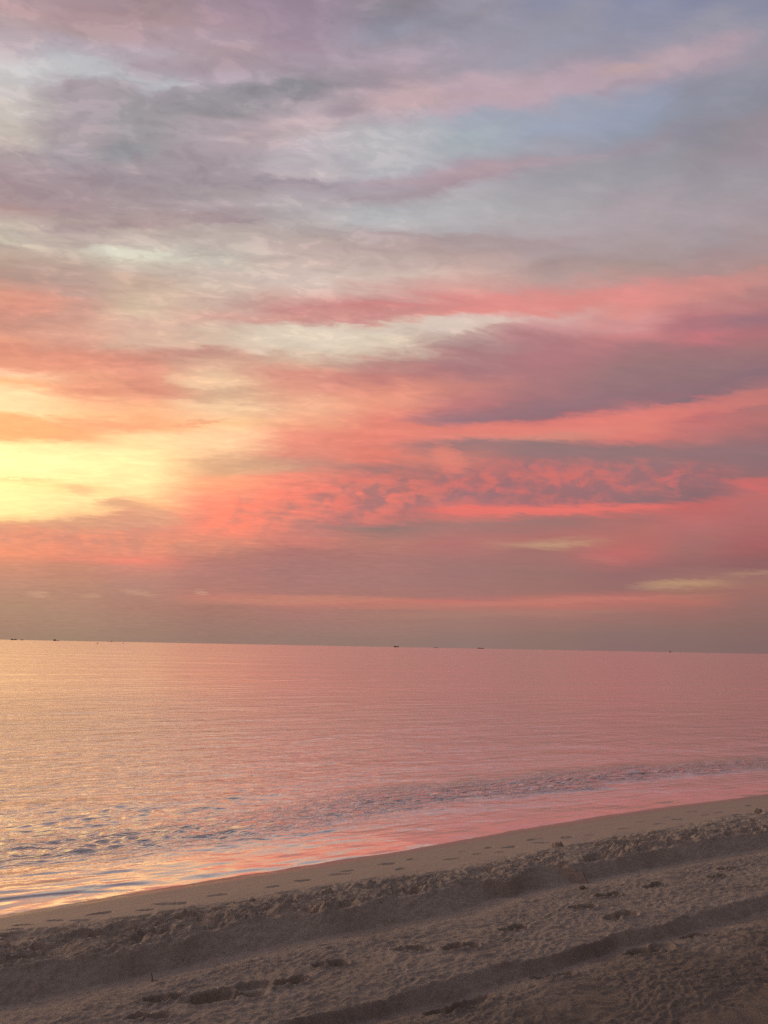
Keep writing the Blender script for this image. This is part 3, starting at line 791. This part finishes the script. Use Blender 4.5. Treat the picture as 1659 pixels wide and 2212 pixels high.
def tube_bm(pts, radii, n=8):
    bm = bmesh.new(); rings = []
    P = [Vector(p) for p in pts]
    for i, p in enumerate(P):
        d = (P[min(i + 1, len(P) - 1)] - P[max(i - 1, 0)]).normalized()
        a = d.orthogonal().normalized(); b = d.cross(a)
        rings.append([bm.verts.new(p + (a * math.cos(t) + b * math.sin(t)) * radii[i]) for t in [2 * math.pi * k / n for k in range(n)]])
    for r0, r1 in zip(rings, rings[1:]):
        for k in range(n):
            bm.faces.new((r0[k], r0[(k + 1) % n], r1[(k + 1) % n], r1[k]))
    bm.faces.new(rings[0][::-1]); bm.faces.new(rings[-1])
    return bm

def hull_bm(L, B, H):
    bm = bmesh.new(); rings = []
    for k in range(13):
        u = k / 12.0
        x = (u - 0.5) * L
        w = B / 2 * (1 - max(0, (u - 0.62) / 0.38) ** 2.2) * (0.82 + 0.18 * min(1, u / 0.2))
        w = max(w, 0.03 * B)
        sheer = H * (1 + 0.35 * max(0, (u - 0.7) / 0.3) ** 1.5 + 0.08 * max(0, (0.15 - u) / 0.15))
        rake = 0.05 * L * max(0, (u - 0.8) / 0.2)
        rings.append([bm.verts.new((x + rake * f, s * w * g, z)) for (s, g, z, f) in
                      ((-1, 1, sheer, 1), (-1, 0.9, 0.1 * H, 0.2), (0, 0, -0.35 * H, 0), (1, 0.9, 0.1 * H, 0.2), (1, 1, sheer, 1))])
    for a, b in zip(rings, rings[1:]):
        for k in range(4):
            bm.faces.new((a[k], a[k + 1], b[k + 1], b[k]))
        bm.faces.new((a[0], b[0], b[4], a[4]))
    bm.faces.new(rings[0]); bm.faces.new(rings[-1][::-1])
    bmesh.ops.recalc_face_normals(bm, faces=bm.faces)
    return bm

def vessel(name, category, label, az, dist, L, H, house, mast, hull_mat, house_mat, turn=0.0):
    """house: list of (x0, x1, height above deck, width share) along the hull, -0.5 stern .. 0.5 bow"""
    a = R(az)
    e = empty(name, (dist * math.sin(a), dist * math.cos(a), 0.0), -a + R(turn))
    tag(e, label, category, 'vessels along the horizon')
    B = max(3.0, L * 0.17)
    mesh_obj('hull', hull_bm(L, B, H), hull_mat, e)
    for (x0, x1, h, ws) in house:
        d = mesh_obj('deckhouse', box_bm(x0 * L, x1 * L, -B * ws / 2, B * ws / 2, H * 0.96, H + h, 0.06 * h), house_mat, e)
        mesh_obj('window_band', box_bm(x0 * L - 0.05, x1 * L + 0.05, -B * ws / 2 - 0.05, B * ws / 2 + 0.05, H + h * 0.62, H + h * 0.80), M_STEEL, d)
    for (x, h, r) in mast:
        m = mesh_obj('mast', tube_bm([(x * L, 0, H * 0.9), (x * L, 0, H + h)], [r, r * 0.6]), M_STEEL, e)
        mesh_obj('crosstree', tube_bm([(x * L - h * 0.16, 0, H + h * 0.72), (x * L + h * 0.16, 0, H + h * 0.72)], [r * 0.5, r * 0.5], 6), M_STEEL, m)
    return e

vessel('cargo_ship', 'ship', 'low dark cargo ship on the horizon, leftmost of all the vessels', -24.129, 7000, 43, 5.0,
       [(-0.42, -0.18, 5.0, 0.8), (0.05, 0.30, 2.2, 0.7)], [(0.36, 5, 0.35)], M_HULL, M_HOUSE, 6)
vessel('fishing_boat', 'boat', 'tiny dark boat just right of the leftmost ship on the horizon', -23.646, 6800, 19, 3.2,
       [(-0.1, 0.25, 3.4, 0.7)], [(-0.2, 6, 0.25)], M_HULL, M_HOUSE, -8)
vessel('supply_ship', 'ship', 'dark ship with a tall block at its left end and low deck trailing right', -21.60, 7000, 46, 3.0,
       [(0.08, 0.46, 8.0, 0.85)], [(0.2, 11, 0.3)], M_HULL, M_HULL, 183)
vessel('small_boat', 'boat', 'faint speck of a boat on the horizon above and between the two buoys', -18.19, 6600, 13, 2.4,
       [(-0.2, 0.15, 2.6, 0.7)], [(0.2, 5, 0.2)], M_HULL, M_HOUSE, 10)
vessel('tanker_ship', 'ship', 'dark flat-topped ship nearest the middle of the horizon', 1.031, 7000, 43, 5.5,
       [(-0.40, -0.12, 5.0, 0.85), (0.0, 0.34, 3.2, 0.8)], [(-0.2, 8, 0.3)], M_HULL, M_HULL, -5)
vessel('coaster_ship', 'ship', 'pale low ship right of the middle of the horizon, shorter of the two pale ones', 3.813, 7600, 34, 3.0,
       [(-0.42, -0.20, 2.6, 0.8)], [], M_HAZED, M_HAZED, 4)
vessel('freighter_ship', 'ship', 'pale long ship right of the middle of the horizon, longer of the two pale ones', 6.895, 7800, 58, 4.2,
       [(-0.40, -0.22, 6.0, 0.8), (-0.05, 0.28, 2.6, 0.7)], [(0.33, 5, 0.3)], M_HAZED, M_HAZED, -4)
vessel('masted_boat', 'boat', 'small dark boat with an upright mast, rightmost on the horizon', 19.362, 6500, 17, 3.2,
       [(-0.15, 0.18, 3.6, 0.75)], [(0.02, 13, 0.8)], M_HULL, M_HOUSE, 12)

def buoy(label, az, dist):
    a = R(az)
    e = empty('mooring_buoy', (dist * math.sin(a), dist * math.cos(a), 0.02))
    tag(e, label, 'buoy', 'buoys far out on the golden water')
    bm = bmesh.new(); bmesh.ops.create_uvsphere(bm, u_segments=14, v_segments=9, radius=0.55)
    bmesh.ops.scale(bm, vec=(1, 1, 0.85), verts=bm.verts); bmesh.ops.translate(bm, vec=(0, 0, 0.15), verts=bm.verts)
    mesh_obj('float', bm, M_BUOY, e, smooth=True)
    mesh_obj('top_staff', tube_bm([(0, 0, 0.5), (0.05, 0, 1.15)], [0.09, 0.06]), M_STEEL, e)

buoy('left one of two small dark buoys on the water below the horizon', -19.075, 740)
buoy('right one of two small dark buoys on the water below the horizon', -17.454, 900)

# ------------------------------------------------------------------ loose things on the sand
def clod(label, s, t, size, seed, peak=0.0, sink=0.30):
    x, y = world_xy(s, t)
    bm = bmesh.new(); bmesh.ops.create_icosphere(bm, subdivisions=4, radius=1.0)
    r_ = random.Random(seed); ph = [r_.uniform(0, 9) for _ in range(3)]
    co = np.array([v.co[:] for v in bm.verts])
    d = 1.0 + 0.38 * fbm(co[:, 0] * 1.1 + ph[0] + co[:, 2] * 0.7, co[:, 1] * 1.1 + ph[1] + co[:, 2] * 0.4, 4, 0.55, seed)
    for v, c, k in zip(bm.verts, co, d):
        z = c[2] * k
        v.co = (c[0] * k * 0.62, c[1] * k * 0.50, (z + peak * max(0, z) ** 2 * (1 - abs(c[0]))) * 0.42)
    bmesh.ops.scale(bm, vec=(size, size, size), verts=bm.verts)
    o = mesh_obj('sand_clod', bm, M_SAND, None, (x, y, sand_height(s, t) + size * (0.42 - sink) * 0.5), True)
    o.rotation_euler = (0, 0, R(32 + r_.uniform(-25, 25)))
    tag(o, label, 'sand clod', 'clods thrown up along the rut')
    return o

_cl = ['peaked sand clod standing alone at the edge of the smooth damp sand, right of centre',
       'rounded sand clod on the ridge, left half, the right one of a close pair',
       'rounded sand clod on the ridge, left half, the left one of a close pair',
       'small sand clod on the damp sand near the right edge of the picture',
       'squat sand clod on the ridge close to the middle of the picture',
       'broad sand clod on the ridge just right of the peaked one',
       'small sand clod at the seaward edge of the ridge, just left of the middle']
for i, ((s_, t_, z_), lab) in enumerate(zip(CLODS, _cl)):
    clod(lab, s_, t_, max(z_, 0.085) * (0.68 if i == 0 else 0.6), 400 + i * 7, 0.25 if i == 0 else 0.1, 0.50)

tx, ty = world_xy(*TWIG); tz = sand_height(*TWIG)
tw = empty('twig', (tx, ty, tz)); tag(tw, 'thin dark twig sticking up beside the rut, lower left', 'twig')
mesh_obj('stem', tube_bm([(0, 0, -0.03), (0.003, 0, 0.012), (0.0, 0.002, 0.027), (-0.004, 0.0, 0.040)], [0.003, 0.0028, 0.0024, 0.0015], 6), M_BARK, tw)
mesh_obj('side_shoot', tube_bm([(0.003, 0, 0.008), (0.03, -0.012, 0.010), (0.06, -0.02, 0.004)], [0.0022, 0.002, 0.001], 6), M_BARK, tw)

px_, py_ = world_xy(*PEBBLE)
bm = bmesh.new(); bmesh.ops.create_icosphere(bm, subdivisions=3, radius=0.021)
for v in bm.verts:
    v.co = (v.co.x * 1.2 * (1 + 0.12 * math.sin(v.co.y * 90)), v.co.y * 0.95, v.co.z * 0.7 * (1 + 0.1 * math.sin(v.co.x * 120)))
pb = mesh_obj('pebble', bm, M_STONE, None, (px_, py_, sand_height(*PEBBLE) + 0.004), True)
tag(pb, 'small pale pebble lying at the foot of the ridge, right of centre', 'pebble')
